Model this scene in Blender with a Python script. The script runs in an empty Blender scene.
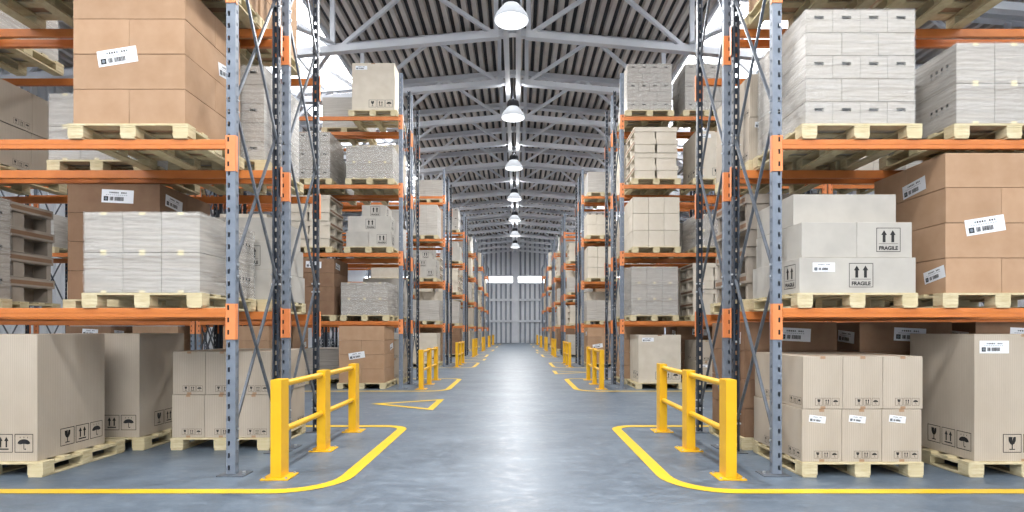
import bpy, bmesh, math, random
from mathutils import Vector
random.seed(7)
scene = bpy.context.scene
C = scene.collection

# ------------------------------------------------------------------ materials
def srgb(r, g, b):
    f = lambda c: (c/255/12.92) if c/255 <= 0.04045 else ((c/255+0.055)/1.055)**2.4
    return (f(r), f(g), f(b), 1)

def new_mat(name):
    m = bpy.data.materials.new(name); m.use_nodes = True
    nt = m.node_tree
    return m, nt, nt.nodes['Principled BSDF']

def N(nt, typ, **kw):
    n = nt.nodes.new(typ)
    for k, v in kw.items(): setattr(n, k, v)
    return n

def mixc(nt, fac, a, b):
    n = N(nt, 'ShaderNodeMix', data_type='RGBA')
    nt.links.new(fac, n.inputs[0]) if not isinstance(fac, float) else setattr(n.inputs[0], 'default_value', fac)
    for i, v in ((6, a), (7, b)):
        if isinstance(v, tuple): n.inputs[i].default_value = v
        else: nt.links.new(v, n.inputs[i])
    return n.outputs[2]

def coords(nt, scale=(1, 1, 1), rot=(0, 0, 0)):
    t = N(nt, 'ShaderNodeTexCoord'); mp = N(nt, 'ShaderNodeMapping')
    mp.inputs['Scale'].default_value = scale; mp.inputs['Rotation'].default_value = rot
    nt.links.new(t.outputs['Object'], mp.inputs[0])
    return mp.outputs[0]

def noise(nt, vec, scale, detail=3.0, rough=0.55):
    n = N(nt, 'ShaderNodeTexNoise'); n.inputs['Scale'].default_value = scale
    n.inputs['Detail'].default_value = detail; n.inputs['Roughness'].default_value = rough
    nt.links.new(vec, n.inputs['Vector']); return n.outputs[0]

def ramp(nt, fac, lo, hi):
    r = N(nt, 'ShaderNodeMapRange'); r.inputs[1].default_value = lo; r.inputs[2].default_value = hi
    nt.links.new(fac, r.inputs[0]); return r.outputs[0]

def simple(name, c1, c2=None, scale=3.0, rough=0.5, metal=0.0, stretch=(1, 1, 1), vary=0.0, bump=0.0, spec=0.5):
    m, nt, p = new_mat(name)
    p.inputs['Roughness'].default_value = rough; p.inputs['Metallic'].default_value = metal
    p.inputs['Specular IOR Level'].default_value = spec
    c2 = c2 or c1
    v = coords(nt, stretch); f = noise(nt, v, scale)
    out = mixc(nt, ramp(nt, f, 0.3, 0.7), c1, c2)
    if vary:
        oi = N(nt, 'ShaderNodeObjectInfo')
        hsv = N(nt, 'ShaderNodeHueSaturation')
        mr = N(nt, 'ShaderNodeMapRange'); mr.inputs[3].default_value = 1-vary; mr.inputs[4].default_value = 1+vary*0.6
        nt.links.new(oi.outputs['Random'], mr.inputs[0]); nt.links.new(mr.outputs[0], hsv.inputs['Value'])
        nt.links.new(out, hsv.inputs['Color']); out = hsv.outputs[0]
    nt.links.new(out, p.inputs['Base Color'])
    if bump:
        b = N(nt, 'ShaderNodeBump'); b.inputs['Strength'].default_value = bump; b.inputs['Distance'].default_value = 0.01
        nt.links.new(f, b.inputs['Height']); nt.links.new(b.outputs[0], p.inputs['Normal'])
    return m

M = {}
M['kraft'] = simple('kraft_cardboard', srgb(190, 157, 128), srgb(180, 146, 116), 5, 0.75, vary=0.10, spec=0.25)
M['shadekraft_strip'] = simple('shaded_kraft_and_brown_strip', srgb(150, 120, 96), srgb(138, 108, 86), 5, 0.75, vary=0.08, spec=0.25)  # kraft with shade put into its colour; also the real brown tray strips
M['cream'] = simple('cream_cardboard', srgb(224, 215, 200), srgb(214, 204, 187), 4, 0.7, vary=0.05, spec=0.25)
M['pale'] = simple('pale_grey_cardboard', srgb(194, 190, 182), srgb(180, 176, 169), 3, 0.65, vary=0.06, spec=0.3)
M['tape'] = simple('brown_tape', srgb(172, 138, 108), None, 3, 0.35)
M['paletape'] = simple('pale_tape', srgb(232, 220, 178), None, 3, 0.35)
M['ink'] = simple('black_ink', (0.012, 0.012, 0.013, 1), None, 3, 0.6)
M['sticker'] = simple('white_sticker', srgb(240, 243, 248), None, 3, 0.4)
M['greyink'] = simple('grey_ink', srgb(120, 130, 140), None, 3, 0.6)
M['cavity'] = simple('dark_cavity', (0.02, 0.018, 0.016, 1), None, 3, 0.8)
M['orange'] = simple('orange_enamel', srgb(220, 132, 66), srgb(208, 120, 58), 4, 0.38, vary=0.04)
M['orange2'] = simple('light_orange_enamel', srgb(240, 150, 94), srgb(232, 140, 84), 4, 0.42)
M['steeldark'] = simple('dark_upright_steel', srgb(62, 69, 80), srgb(50, 57, 67), 6, 0.4, 0.2)  # rear uprights use a darker tone than the front ones
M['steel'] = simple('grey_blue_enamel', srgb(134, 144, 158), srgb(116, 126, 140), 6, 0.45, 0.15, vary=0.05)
M['brace'] = simple('galvanised_brace', srgb(118, 125, 135), srgb(96, 103, 112), 9, 0.38, 0.45)
M['bolt'] = simple('zinc_bolt', srgb(200, 205, 210), None, 5, 0.3, 0.7)
M['yellow'] = simple('yellow_powder_coat', srgb(242, 188, 30), srgb(236, 180, 26), 4, 0.38)
M['whitesteel'] = simple('white_painted_steel', srgb(236, 240, 246), srgb(218, 223, 232), 0.7, 0.45, vary=0.05)
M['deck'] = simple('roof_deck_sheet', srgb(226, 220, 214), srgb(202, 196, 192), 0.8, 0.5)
M['deckshade'] = simple('roof_deck_valley_shade', srgb(56, 58, 64), srgb(42, 44, 50), 1.0, 0.6)  # shadow lines of the valleys put into the deck colour
M['lampshell'] = None
M['lampcap'] = simple('dark_lamp_housing', srgb(44, 46, 52), None, 3, 0.5)

def wood_mat():
    m, nt, p = new_mat('pallet_wood')
    v = coords(nt, (6, 6, 30)); f = noise(nt, v, 1.5, 4)
    v2 = coords(nt, (2, 2, 2)); g = noise(nt, v2, 2.0, 2)
    a = mixc(nt, ramp(nt, f, 0.3, 0.7), srgb(224, 213, 180), srgb(196, 179, 138))
    a = mixc(nt, ramp(nt, g, 0.45, 0.8), a, srgb(214, 200, 160))
    nt.links.new(a, p.inputs['Base Color']); p.inputs['Roughness'].default_value = 0.7
    p.inputs['Specular IOR Level'].default_value = 0.25
    return m
M['wood'] = wood_mat()

def ribbed_mat():
    m, nt, p = new_mat('ribbed_grey_cardboard')
    t = N(nt, 'ShaderNodeTexCoord'); s = N(nt, 'ShaderNodeSeparateXYZ'); nt.links.new(t.outputs['Object'], s.inputs[0])
    ad = N(nt, 'ShaderNodeMath', operation='ADD'); nt.links.new(s.outputs[0], ad.inputs[0]); nt.links.new(s.outputs[1], ad.inputs[1])
    mu = N(nt, 'ShaderNodeMath', operation='MULTIPLY'); nt.links.new(ad.outputs[0], mu.inputs[0]); mu.inputs[1].default_value = 2*math.pi/0.022
    sn = N(nt, 'ShaderNodeMath', operation='SINE'); nt.links.new(mu.outputs[0], sn.inputs[0])
    f = noise(nt, coords(nt, (1, 1, 0.5)), 3, 3)
    base = mixc(nt, ramp(nt, f, 0.3, 0.7), srgb(198, 187, 172), srgb(184, 172, 156))
    st = mixc(nt, ramp(nt, sn.outputs[0], 0.4, 1.0), base, srgb(182, 170, 154))  # rib shading painted in as faint darker stripes
    nt.links.new(st, p.inputs['Base Color'])
    b = N(nt, 'ShaderNodeBump'); b.inputs['Strength'].default_value = 0.15; b.inputs['Distance'].default_value = 0.004
    nt.links.new(sn.outputs[0], b.inputs['Height']); nt.links.new(b.outputs[0], p.inputs['Normal'])
    p.inputs['Roughness'].default_value = 0.7; p.inputs['Specular IOR Level'].default_value = 0.25
    return m
M['ribbed'] = ribbed_mat()

def streak_mat(name, ca, cb, cc, film=False):
    """layered sheet edges / stretch film: thin horizontal streaks"""
    m, nt, p = new_mat(name)
    f = noise(nt, coords(nt, (0.9, 0.9, 22), (0.02, 0.03, 0)), 2.2, 5, 0.6)
    g = noise(nt, coords(nt, (0.5, 0.5, 5)), 1.7, 3)
    if film:
        tr = N(nt, 'ShaderNodeBsdfTransparent'); mx = N(nt, 'ShaderNodeMixShader')
        ml = N(nt, 'ShaderNodeMath', operation='MULTIPLY')
        nt.links.new(ramp(nt, f, 0.38, 0.72), ml.inputs[0]); ml.inputs[1].default_value = 0.22
        p.inputs['Base Color'].default_value = srgb(232, 236, 240); p.inputs['Roughness'].default_value = 0.22
        b = N(nt, 'ShaderNodeBump'); b.inputs['Strength'].default_value = 0.5; b.inputs['Distance'].default_value = 0.01
        nt.links.new(f, b.inputs['Height']); nt.links.new(b.outputs[0], p.inputs['Normal'])
        ad = N(nt, 'ShaderNodeMath', operation='ADD'); nt.links.new(ml.outputs[0], ad.inputs[0]); ad.inputs[1].default_value = 0.05
        nt.links.new(ad.outputs[0], mx.inputs[0]); nt.links.new(tr.outputs[0], mx.inputs[1]); nt.links.new(p.outputs[0], mx.inputs[2])
        nt.links.new(mx.outputs[0], nt.nodes['Material Output'].inputs[0])
        return m
    c = mixc(nt, ramp(nt, f, 0.30, 0.68), ca, cb)
    c = mixc(nt, ramp(nt, g, 0.45, 0.75), c, cc)
    nt.links.new(c, p.inputs['Base Color']); p.inputs['Roughness'].default_value = 0.4
    return m
M['streak'] = streak_mat('layered_grey_board', srgb(134, 125, 114), srgb(208, 203, 194), srgb(172, 164, 153))
M['traygrey'] = simple('grey_brown_board', srgb(178, 168, 156), srgb(164, 154, 142), 3, 0.7, vary=0.05, spec=0.25)
M['streakfar'] = streak_mat('wrapped_grey_board', srgb(164, 157, 148), srgb(210, 206, 199), srgb(186, 180, 172))
M['film'] = streak_mat('stretch_film', None, None, None, True)

def emis(name, col, s):
    m = bpy.data.materials.new(name); m.use_nodes = True; nt = m.node_tree; nt.nodes.clear()
    e = N(nt, 'ShaderNodeEmission'); o = N(nt, 'ShaderNodeOutputMaterial')
    e.inputs[0].default_value = col; e.inputs[1].default_value = s; nt.links.new(e.outputs[0], o.inputs[0]); return m
M['lampglow'] = emis('lamp_glow', (1, 1, 1, 1), 2.5)

def shade_mat():
    m, nt, p = new_mat('frosted_lamp_glass')
    t = N(nt, 'ShaderNodeBsdfTranslucent'); t.inputs[0].default_value = (0.9, 0.93, 0.97, 1); x = N(nt, 'ShaderNodeMixShader'); x.inputs[0].default_value = 0.3
    p.inputs['Base Color'].default_value = srgb(222, 228, 235); p.inputs['Roughness'].default_value = 0.3
    nt.links.new(p.outputs[0], x.inputs[1]); nt.links.new(t.outputs[0], x.inputs[2]); nt.links.new(x.outputs[0], nt.nodes['Material Output'].inputs[0])
    return m
M['lampshell'] = shade_mat()
def skylight_mat():
    m = bpy.data.materials.new('translucent_roof_panel'); m.use_nodes = True; nt = m.node_tree; nt.nodes.clear()
    t = N(nt, 'ShaderNodeBsdfTransparent'); t.inputs[0].default_value = (0.97, 0.98, 1, 1)
    d = N(nt, 'ShaderNodeBsdfTranslucent'); d.inputs[0].default_value = (0.95, 0.97, 1, 1)
    x = N(nt, 'ShaderNodeMixShader'); x.inputs[0].default_value = 0.2; o = N(nt, 'ShaderNodeOutputMaterial')
    nt.links.new(t.outputs[0], x.inputs[1]); nt.links.new(d.outputs[0], x.inputs[2]); nt.links.new(x.outputs[0], o.inputs[0]); return m
M['skylight'] = skylight_mat()

def floor_mat():
    m, nt, p = new_mat('polished_blue_grey_concrete')
    a = noise(nt, coords(nt, (0.6, 1.0, 1)), 1.2, 9, 0.68)
    b = noise(nt, coords(nt, (1, 1.6, 1)), 5.5, 8, 0.72)
    fine = noise(nt, coords(nt), 60, 3, 0.7)
    c = mixc(nt, ramp(nt, a, 0.34, 0.68), srgb(80, 93, 107), srgb(112, 125, 139))
    c = mixc(nt, ramp(nt, b, 0.5, 0.78), c, srgb(132, 145, 158))
    c = mixc(nt, ramp(nt, fine, 0.55, 0.9), c, srgb(92, 105, 120))
    nt.links.new(c, p.inputs['Base Color'])
    r = N(nt, 'ShaderNodeMapRange'); r.inputs[1].default_value = 0.35; r.inputs[2].default_value = 0.7
    r.inputs[3].default_value = 0.33; r.inputs[4].default_value = 0.54
    nt.links.new(b, r.inputs[0]); nt.links.new(r.outputs[0], p.inputs['Roughness'])
    bp = N(nt, 'ShaderNodeBump'); bp.inputs['Strength'].default_value = 0.08; bp.inputs['Distance'].default_value = 0.01
    nt.links.new(b, bp.inputs['Height']); nt.links.new(bp.outputs[0], p.inputs['Normal'])
    p.inputs['Specular IOR Level'].default_value = 0.45
    return m
M['floor'] = floor_mat()
def linepaint():
    m, nt, p = new_mat('worn_yellow_line_paint')
    f = noise(nt, coords(nt), 9, 5, 0.7)
    c = mixc(nt, ramp(nt, f, 0.55, 0.85), srgb(238, 198, 46), srgb(206, 176, 72))
    nt.links.new(c, p.inputs['Base Color']); p.inputs['Roughness'].default_value = 0.35
    return m
M['line'] = linepaint()
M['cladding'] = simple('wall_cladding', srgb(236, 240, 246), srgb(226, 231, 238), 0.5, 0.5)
M['cladshade'] = simple('wall_groove_shade', srgb(160, 168, 180), srgb(148, 156, 168), 0.5, 0.6)  # shade in the cladding recesses painted as a darker tone

# ------------------------------------------------------------------ mesh builder
class MB:
    def __init__(s): s.v = []; s.f = []; s.m = []; s.mats = []
    def mi(s, mat):
        if mat not in s.mats: s.mats.append(mat)
        return s.mats.index(mat)
    def poly(s, pts, mat):
        i = len(s.v); s.v += [tuple(p) for p in pts]; s.f.append(tuple(range(i, i+len(pts)))); s.m.append(s.mi(mat))
    def box(s, x0, x1, y0, y1, z0, z1, mat, skip=''):
        i = len(s.v)
        s.v += [(x0,y0,z0),(x1,y0,z0),(x1,y1,z0),(x0,y1,z0),(x0,y0,z1),(x1,y0,z1),(x1,y1,z1),(x0,y1,z1)]
        k = s.mi(mat)
        for n, q in (('b',(0,3,2,1)),('t',(4,5,6,7)),('f',(0,1,5,4)),('r',(1,2,6,5)),('k',(2,3,7,6)),('l',(3,0,4,7))):
            if n in skip: continue
            s.f.append(tuple(i+a for a in q)); s.m.append(k)
    def bar(s, a, b, w, h, mat, up=(0, 0, 1)):
        a = Vector(a); b = Vector(b); d = (b-a).normalized(); u = Vector(up)
        if abs(d.dot(u)) > 0.98: u = Vector((0, 1, 0))
        r = d.cross(u).normalized(); u = r.cross(d).normalized()
        i = len(s.v); k = s.mi(mat)
        for p in (a, b):
            for sx, sy in ((-1,-1),(1,-1),(1,1),(-1,1)):
                s.v.append(tuple(p + r*sx*w/2 + u*sy*h/2))
        for q in ((0,1,2,3),(7,6,5,4),(0,4,5,1),(1,5,6,2),(2,6,7,3),(3,7,4,0)):
            s.f.append(tuple(i+a2 for a2 in q)); s.m.append(k)
    def lathe(s, prof, mats, n=24, c=(0, 0, 0)):
        rings = []
        for r, z in prof:
            i = len(s.v); rings.append(i)
            for k in range(n):
                a = 2*math.pi*k/n; s.v.append((c[0]+r*math.cos(a), c[1]+r*math.sin(a), c[2]+z))
        for j in range(len(prof)-1):
            mk = s.mi(mats[j] if isinstance(mats, list) else mats)
            for k in range(n):
                k2 = (k+1) % n
                s.f.append((rings[j]+k, rings[j]+k2, rings[j+1]+k2, rings[j+1]+k)); s.m.append(mk)
    def tube(s, a, b, r, mat, n=12):
        a = Vector(a); b = Vector(b); d = (b-a).normalized(); u = Vector((0, 0, 1))
        if abs(d.dot(u)) > 0.95: u = Vector((1, 0, 0))
        p = d.cross(u).normalized(); q = d.cross(p).normalized(); i = len(s.v); k = s.mi(mat)
        for c in (a, b):
            for j in range(n):
                t = 2*math.pi*j/n; s.v.append(tuple(c + p*math.cos(t)*r + q*math.sin(t)*r))
        for j in range(n):
            j2 = (j+1) % n; s.f.append((i+j, i+j2, i+n+j2, i+n+j)); s.m.append(k)
        s.f.append(tuple(i+j for j in range(n))); s.m.append(k); s.f.append(tuple(i+n+j for j in reversed(range(n)))); s.m.append(k)
    def holed(s, fn, w, h, holes, depth, mat, dark):
        """wall panel 0..w x 0..h (fn maps u,v,d) with rectangular pockets"""
        us = sorted({0, w} | {x for q in holes for x in (q[0], q[2])}); vs = sorted({0, h} | {x for q in holes for x in (q[1], q[3])})
        for a in range(len(us)-1):
            for b in range(len(vs)-1):
                cu = (us[a]+us[a+1])/2; cv = (vs[b]+vs[b+1])/2
                if any(q[0] < cu < q[2] and q[1] < cv < q[3] for q in holes): continue
                s.poly([fn(us[a],vs[b],0), fn(us[a+1],vs[b],0), fn(us[a+1],vs[b+1],0), fn(us[a],vs[b+1],0)], mat)
        if depth:
            for u0, v0, u1, v1 in holes:
                R = [(u0,v0),(u1,v0),(u1,v1),(u0,v1)]
                for k in range(4):
                    a = R[k]; b = R[(k+1) % 4]
                    s.poly([fn(*a,0), fn(*b,0), fn(*b,depth), fn(*a,depth)], mat)
                s.poly([fn(*q, depth) for q in R], dark)
    def mesh(s, name, bevel=0, smooth=False):
        me = bpy.data.meshes.new(name); me.from_pydata(s.v, [], s.f); 
        for m in s.mats: me.materials.append(m)
        me.polygons.foreach_set('material_index', s.m)
        if bevel:
            bm = bmesh.new(); bm.from_mesh(me)
            bmesh.ops.bevel(bm, geom=list(bm.edges), offset=bevel, segments=2, affect='EDGES', profile=0.6)
            bm.to_mesh(me); bm.free()
        if smooth: me.polygons.foreach_set('use_smooth', [True]*len(me.polygons))
        me.update(); return me

def link(name, me, parent=None, loc=(0, 0, 0), rz=0):
    o = bpy.data.objects.new(name, me); C.objects.link(o); o.location = loc; o.rotation_euler = (0, 0, rz)
    if parent: o.parent = parent
    return o
def tag(o, label=None, cat=None, group=None, kind=None):
    for k, v in (('label', label), ('category', cat), ('group', group), ('kind', kind)):
        if v: o[k] = v
    return o
ORD = ['first','second','third','fourth','fifth','sixth','seventh','eighth','ninth','tenth','eleventh','twelfth','thirteenth','fourteenth',
       'fifteenth','sixteenth','seventeenth','eighteenth','nineteenth','twentieth','twenty-first','twenty-second']

# ------------------------------------------------------------------ layout numbers (metres)
CAMX, CAMH, F = 0.129, 1.5, 560.0
UX = 2.825                      # upright line, both sides of the aisle
Z1 = 5.79; PITCH = 8.504; NROWS = 7
RD = 1.14                       # rack depth
RB = 1.36                       # offset of the second (back-to-back) rack
LEVEL_TOP = [0.0, 1.727, 3.467, 5.207, 6.947]
UH = 8.06
WALLY = 65.2; SIDEX = 17.5; Y0 = -3.0

# ------------------------------------------------------------------ shell
b = MB(); b.box(-SIDEX, SIDEX, -8, WALLY+0.3, -0.2, 0, M['floor'])
tag(link('floor', b.mesh('floor')), 'polished blue grey concrete warehouse floor', kind='structure')

def corr(mb, fn, length, period, depth, mat_hi, mat_lo, n):
    """trapezoid corrugation: fn(u, d, v)"""
    for k in range(n):
        u = k*period
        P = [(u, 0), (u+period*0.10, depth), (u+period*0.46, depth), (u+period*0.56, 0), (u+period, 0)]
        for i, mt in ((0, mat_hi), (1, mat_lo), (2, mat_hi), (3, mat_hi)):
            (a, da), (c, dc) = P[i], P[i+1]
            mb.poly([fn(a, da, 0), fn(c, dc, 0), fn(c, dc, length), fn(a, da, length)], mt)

WSLOT = (5.45, 6.15)            # window band of the far wall, above camera height -> world z below
wz0, wz1 = 7.0, 7.72
def far_wall(z0, z1, name):
    mb = MB(); n = int(2*SIDEX/0.56)+1
    corr(mb, lambda u, d, v: (-SIDEX+u, WALLY-0.09+d, z0+v), z1-z0, 0.56, 0.09, M['cladding'], M['cladshade'], n)
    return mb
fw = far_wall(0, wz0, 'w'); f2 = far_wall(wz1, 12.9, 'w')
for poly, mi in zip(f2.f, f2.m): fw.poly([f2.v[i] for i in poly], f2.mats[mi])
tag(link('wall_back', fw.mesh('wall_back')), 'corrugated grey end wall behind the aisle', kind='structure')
b = MB(); b.box(-SIDEX, SIDEX, WALLY+0.02, WALLY+0.03, wz0, wz1, M['skylight'])
tag(link('window_1', b.mesh('window_1')), 'bright window band across the end wall', kind='structure')
k = 1
b = MB(); b.box(-0.32, 0.32, WALLY-0.35, WALLY-0.08, 0, 11.6, M['whitesteel'])
tag(link('trim_1', b.mesh('trim_1', 0.01)), 'white steel column at the middle of the end wall', kind='structure')
for zc, h in ((2.52, 0.26), (5.0, 0.26), (wz0-0.08, 0.16), (wz1+0.08, 0.16)):
    k += 1; b = MB(); b.box(-SIDEX, SIDEX, WALLY-0.22, WALLY-0.08, zc-h/2, zc+h/2, M['whitesteel'])
    tag(link('trim_%d' % k, b.mesh('trim')), 'white horizontal girt on the end wall, %s from the floor' % ORD[k-2], kind='structure')
for sx in (-8.0, 8.0):
    k += 1; b = MB(); b.box(sx-0.2, sx+0.2, WALLY-0.34, WALLY-0.08, 0, 11.6, M['whitesteel'])
    tag(link('trim_%d' % k, b.mesh('trim')), 'white steel column on the end wall near its %s corner' % ('left-side' if sx < 0 else 'right-side'), kind='structure')
for s, nm in ((-1, 'left'), (1, 'right')):
    mb = MB(); n = int((WALLY+8)/0.36)
    for z0, z1 in ((0, 11.2),):
        corr(mb, lambda u, d, v: (s*(SIDEX+d-0.07), -8+u, z0+v), z1-z0, 0.36, 0.07, M['cladding'], M['cladding'], n)
    tag(link('wall_'+nm, mb.mesh('wall_'+nm)), 'corrugated grey long side wall', kind='structure')
# unseen wall behind the camera, its high opening shaped to steer fill light
b = MB()
for q in ((-SIDEX, -6.0, 0, 11.4), (6.0, SIDEX, 0, 11.4), (-6.0, 6.0, 0, 6.4), (-6.0, 6.0, 11.2, 11.4)): b.box(q[0], q[1], -8.2, -8.0, q[2], q[3], M['cladding'])
tag(link('wall_front', b.mesh('wall_front')), 'grey wall behind the camera with a high opening added for light', kind='structure')

SLOPE = 0.09
def hbot(x): return 10.64 - SLOPE*abs(x)
TD = 1.85
def hroof(x): return hbot(x)+TD+0.16
SK0, SK1 = 6.6, 9.6
# roof deck : ribs run along Y, three pieces per side with a translucent strip between
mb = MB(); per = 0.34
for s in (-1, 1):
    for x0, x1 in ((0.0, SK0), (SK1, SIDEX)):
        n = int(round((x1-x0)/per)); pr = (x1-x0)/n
        corr(mb, lambda u, d, v: (s*(x0+u), Y0+v, hroof(x0+u)+d*1.0), WALLY-Y0, pr, 0.13, M['deck'], M['deckshade'], n)
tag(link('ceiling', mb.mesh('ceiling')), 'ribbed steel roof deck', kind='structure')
for s in (-1, 1):
    b = MB(); b.poly([(s*SK0, Y0, hroof(SK0)+0.1), (s*SK1, Y0, hroof(SK1)+0.1), (s*SK1, WALLY, hroof(SK1)+0.1), (s*SK0, WALLY, hroof(SK0)+0.1)], M['skylight'])
    tag(link('window_%d' % (2 if s < 0 else 3), b.mesh('rooflight')), 'long translucent rooflight strip', kind='structure')
    b = MB()
    for x in (SK0, SK1, (SK0+SK1)/2):
        b.box(s*x-0.05, s*x+0.05, Y0, WALLY, hroof(x)-0.16, hroof(x)+0.0, M['whitesteel'])
    y = Y0
    while y < WALLY:
        b.bar((s*SK0, y, hroof(SK0)+0.05), (s*SK1, y, hroof(SK1)+0.05), 0.05, 0.05, M['whitesteel']); y += 1.11
    tag(link('ceiling_frame', b.mesh('rooflight_frame')), 'white frame of the rooflight strip', kind='structure')

# trusses
def truss_parts():
    out = []
    for s in (-1, 1):
        b = MB(); X = SIDEX-0.1
        b.bar((s*0.42, 0, hbot(0.42)), (s*X, 0, hbot(X)), 0.22, 0.2, M['whitesteel']); out.append(('bottom_chord', b.mesh('bottom_chord')))
        b = MB(); b.bar((0, 0, hbot(0)+TD), (s*X, 0, hbot(X)+TD), 0.16, 0.24, M['whitesteel'])
        b.bar((0, 0, hbot(0)+TD-0.11), (s*X, 0, hbot(X)+TD-0.11), 0.3, 0.03, M['whitesteel']); out.append(('top_chord', b.mesh('top_chord')))
        nodes = [0.5, 2.95, 5.4, 7.85, 10.3, 12.75, 15.2, 17.3]
        for i in range(len(nodes)-1):
            a, c = nodes[i], nodes[i+1]
            za = hbot(a) if i % 2 == 0 else hbot(a)+TD; zc = hbot(c)+TD if i % 2 == 0 else hbot(c)
            b = MB(); b.bar((s*a, 0, za), (s*c, 0, zc), 0.12, 0.11, M['whitesteel']); out.append(('diagonal_brace', b.mesh('diagonal_brace')))
        for x in (0.5, 5.55, 10.4, 15.3):
            b = MB(); b.bar((s*x, 0, hbot(x)), (s*x, 0, hbot(x)+TD), 0.14, 0.1, M['whitesteel']); out.append(('post', b.mesh('post')))
    return out
TP = truss_parts()
TY = [17.3+3.335*k for k in range(-6, 15)]
for i, y in enumerate(TY):
    r = bpy.data.objects.new('roof_truss', None); C.objects.link(r); r.location = (0, y, 0)
    tag(r, 'white steel roof truss, %s from the camera end' % ORD[i], kind='structure')
    for nm, me in TP: link(nm, me, r)
# twin ridge rails carrying the lamps
for s in (-1, 1):
    b = MB(); b.box(s*0.19-0.085, s*0.19+0.085, Y0, WALLY-0.4, hbot(0)-0.17, hbot(0)+0.02, M['whitesteel'])
    for y in TY: b.box(s*0.27-0.02, s*0.45, y-0.1, y+0.1, hbot(0)-0.1, hbot(0)+0.05, M['whitesteel']) if s > 0 else b.box(-0.45, -0.25, y-0.1, y+0.1, hbot(0)-0.1, hbot(0)+0.05, M['whitesteel'])
    tag(link('ceiling_beam', b.mesh('ridge_rail')), 'long white rail under the ridge, %s of the pair' % ('left-side' if s < 0 else 'right-side'), kind='structure')
# long diagonal wind braces in the roof planes
for s in (-1, 1):
    for i in range(0, len(TY)-2, 2):
        b = MB(); b.bar((s*5.5, TY[i], hbot(5.5)+0.12), (s*10.4, TY[i+2], hbot(10.4)+0.12), 0.12, 0.06, M['whitesteel'])
        b.bar((s*10.4, TY[i], hbot(10.4)+0.2), (s*5.5, TY[i+2], hbot(5.5)+0.2), 0.12, 0.06, M['whitesteel'])
        tag(link('ceiling_beam', b.mesh('wind_brace')), 'crossed white wind brace between roof trusses', kind='structure')

# ------------------------------------------------------------------ lamps
HL = CAMH+7.9
LY = [14.33+6.55*k for k in range(-2, 7)]
sh = MB(); sh.lathe([(0.43, 0.0), (0.445, 0.03), (0.41, 0.13), (0.31, 0.27), (0.23, 0.36), (0.21, 0.395), (0.20, 0.40)], M['lampshell'], 32)
shade_me = sh.mesh('lamp_shade', smooth=True)
cp = MB(); cp.lathe([(0.001, 0.39), (0.22, 0.39), (0.235, 0.48), (0.21, 0.60), (0.13, 0.68), (0.001, 0.68)], M['lampcap'], 24)
cap_me = cp.mesh('ballast_housing', smooth=True)
df = MB(); df.lathe([(0.001, -0.05), (0.28, -0.035), (0.41, 0.0), (0.42, 0.02)], M['lampglow'], 32); dif_me = df.mesh('diffuser', smooth=True)
rdm = MB(); rdm.tube((0, 0, 0.67), (0, 0, hbot(0)-0.17-HL+0.03), 0.02, M['lampcap'], 8); rod_me = rdm.mesh('hanging_rod')
for i, y in enumerate(LY):
    r = bpy.data.objects.new('high_bay_lamp', None); C.objects.link(r); r.location = (0, y, HL)
    tag(r, 'round glowing high bay lamp, %s hanging lamp along the ridge' % (ORD[i-1] if i else 'camera-end'), 'lamp', 'high bay lamps along the aisle')
    link('lamp_shade', shade_me, r); link('ballast_housing', cap_me, r); link('diffuser', dif_me, r); link('hanging_rod', rod_me, r)
    L = bpy.data.lights.new('lamp_light', 'AREA'); L.shape = 'DISK'; L.size = 0.9; L.energy = 520; L.color = (1.0, 0.99, 0.975)
    lo = bpy.data.objects.new('lamp_light', L); C.objects.link(lo); lo.location = (0, y, HL-0.08)
    L2 = bpy.data.lights.new('lamp_bulb', 'POINT'); L2.shadow_soft_size = 0.1; L2.energy = 5; L2.color = (1.0, 0.99, 0.975)
    l2 = bpy.data.objects.new('lamp_bulb', L2); C.objects.link(l2); l2.location = (0, y, HL+0.22)
    L3 = bpy.data.lights.new('added_roof_fill', 'AREA'); L3.shape = 'DISK'; L3.size = 0.24; L3.energy = 15; L3.color = (1.0, 0.99, 0.975)  # added fill that brightens the roof above each lamp
    l3 = bpy.data.objects.new('added_roof_fill', L3); C.objects.link(l3); l3.location = (0, y, HL+0.70); l3.rotation_euler = (math.pi, 0, 0)

# ------------------------------------------------------------------ floor markings
LW = 0.14
def loop_pts(x0, x1, ya, yb, r):
    """open U: from (x1,ya) to aisle corner (x0,ya) up to (x0,yb) and back to (x1,yb)"""
    s = 1 if x1 > x0 else -1
    pts = [(x1, ya)]
    for k in range(9):
        t = math.pi/2*k/8; pts.append((x0+s*r*(1-math.sin(t)), ya+r*(1-math.cos(t))))
    r2 = 0.3
    for k in range(9):
        t = math.pi/2*k/8; pts.append((x0+s*r2*(1-math.cos(t)), yb-r2*(1-math.sin(t))))
    pts.append((x1, yb)); return pts
def ribbon(mb, pts, w, z, mat, closed=False):
    n = len(pts); L = []; R = []
    for i in range(n):
        p = Vector(pts[i]); a = Vector(pts[(i-1) % n]) if (i or closed) else p; c = Vector(pts[(i+1) % n]) if (i < n-1 or closed) else p
        d1 = (p-a).normalized() if (p-a).length > 1e-6 else (c-p).normalized(); d2 = (c-p).normalized() if (c-p).length > 1e-6 else d1
        t = (d1+d2).normalized(); nr = Vector((-t.y, t.x)); m = w/2/max(0.35, nr.dot(Vector((-d1.y, d1.x))))
        L.append(p+nr*m); R.append(p-nr*m)
    for i in range(n if closed else n-1):
        j = (i+1) % n
        mb.poly([(R[i].x, R[i].y, z), (R[j].x, R[j].y, z), (L[j].x, L[j].y, z), (L[i].x, L[i].y, z)], mat)
def paint(name, mb):
    return link(name, mb.mesh(name))
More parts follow.
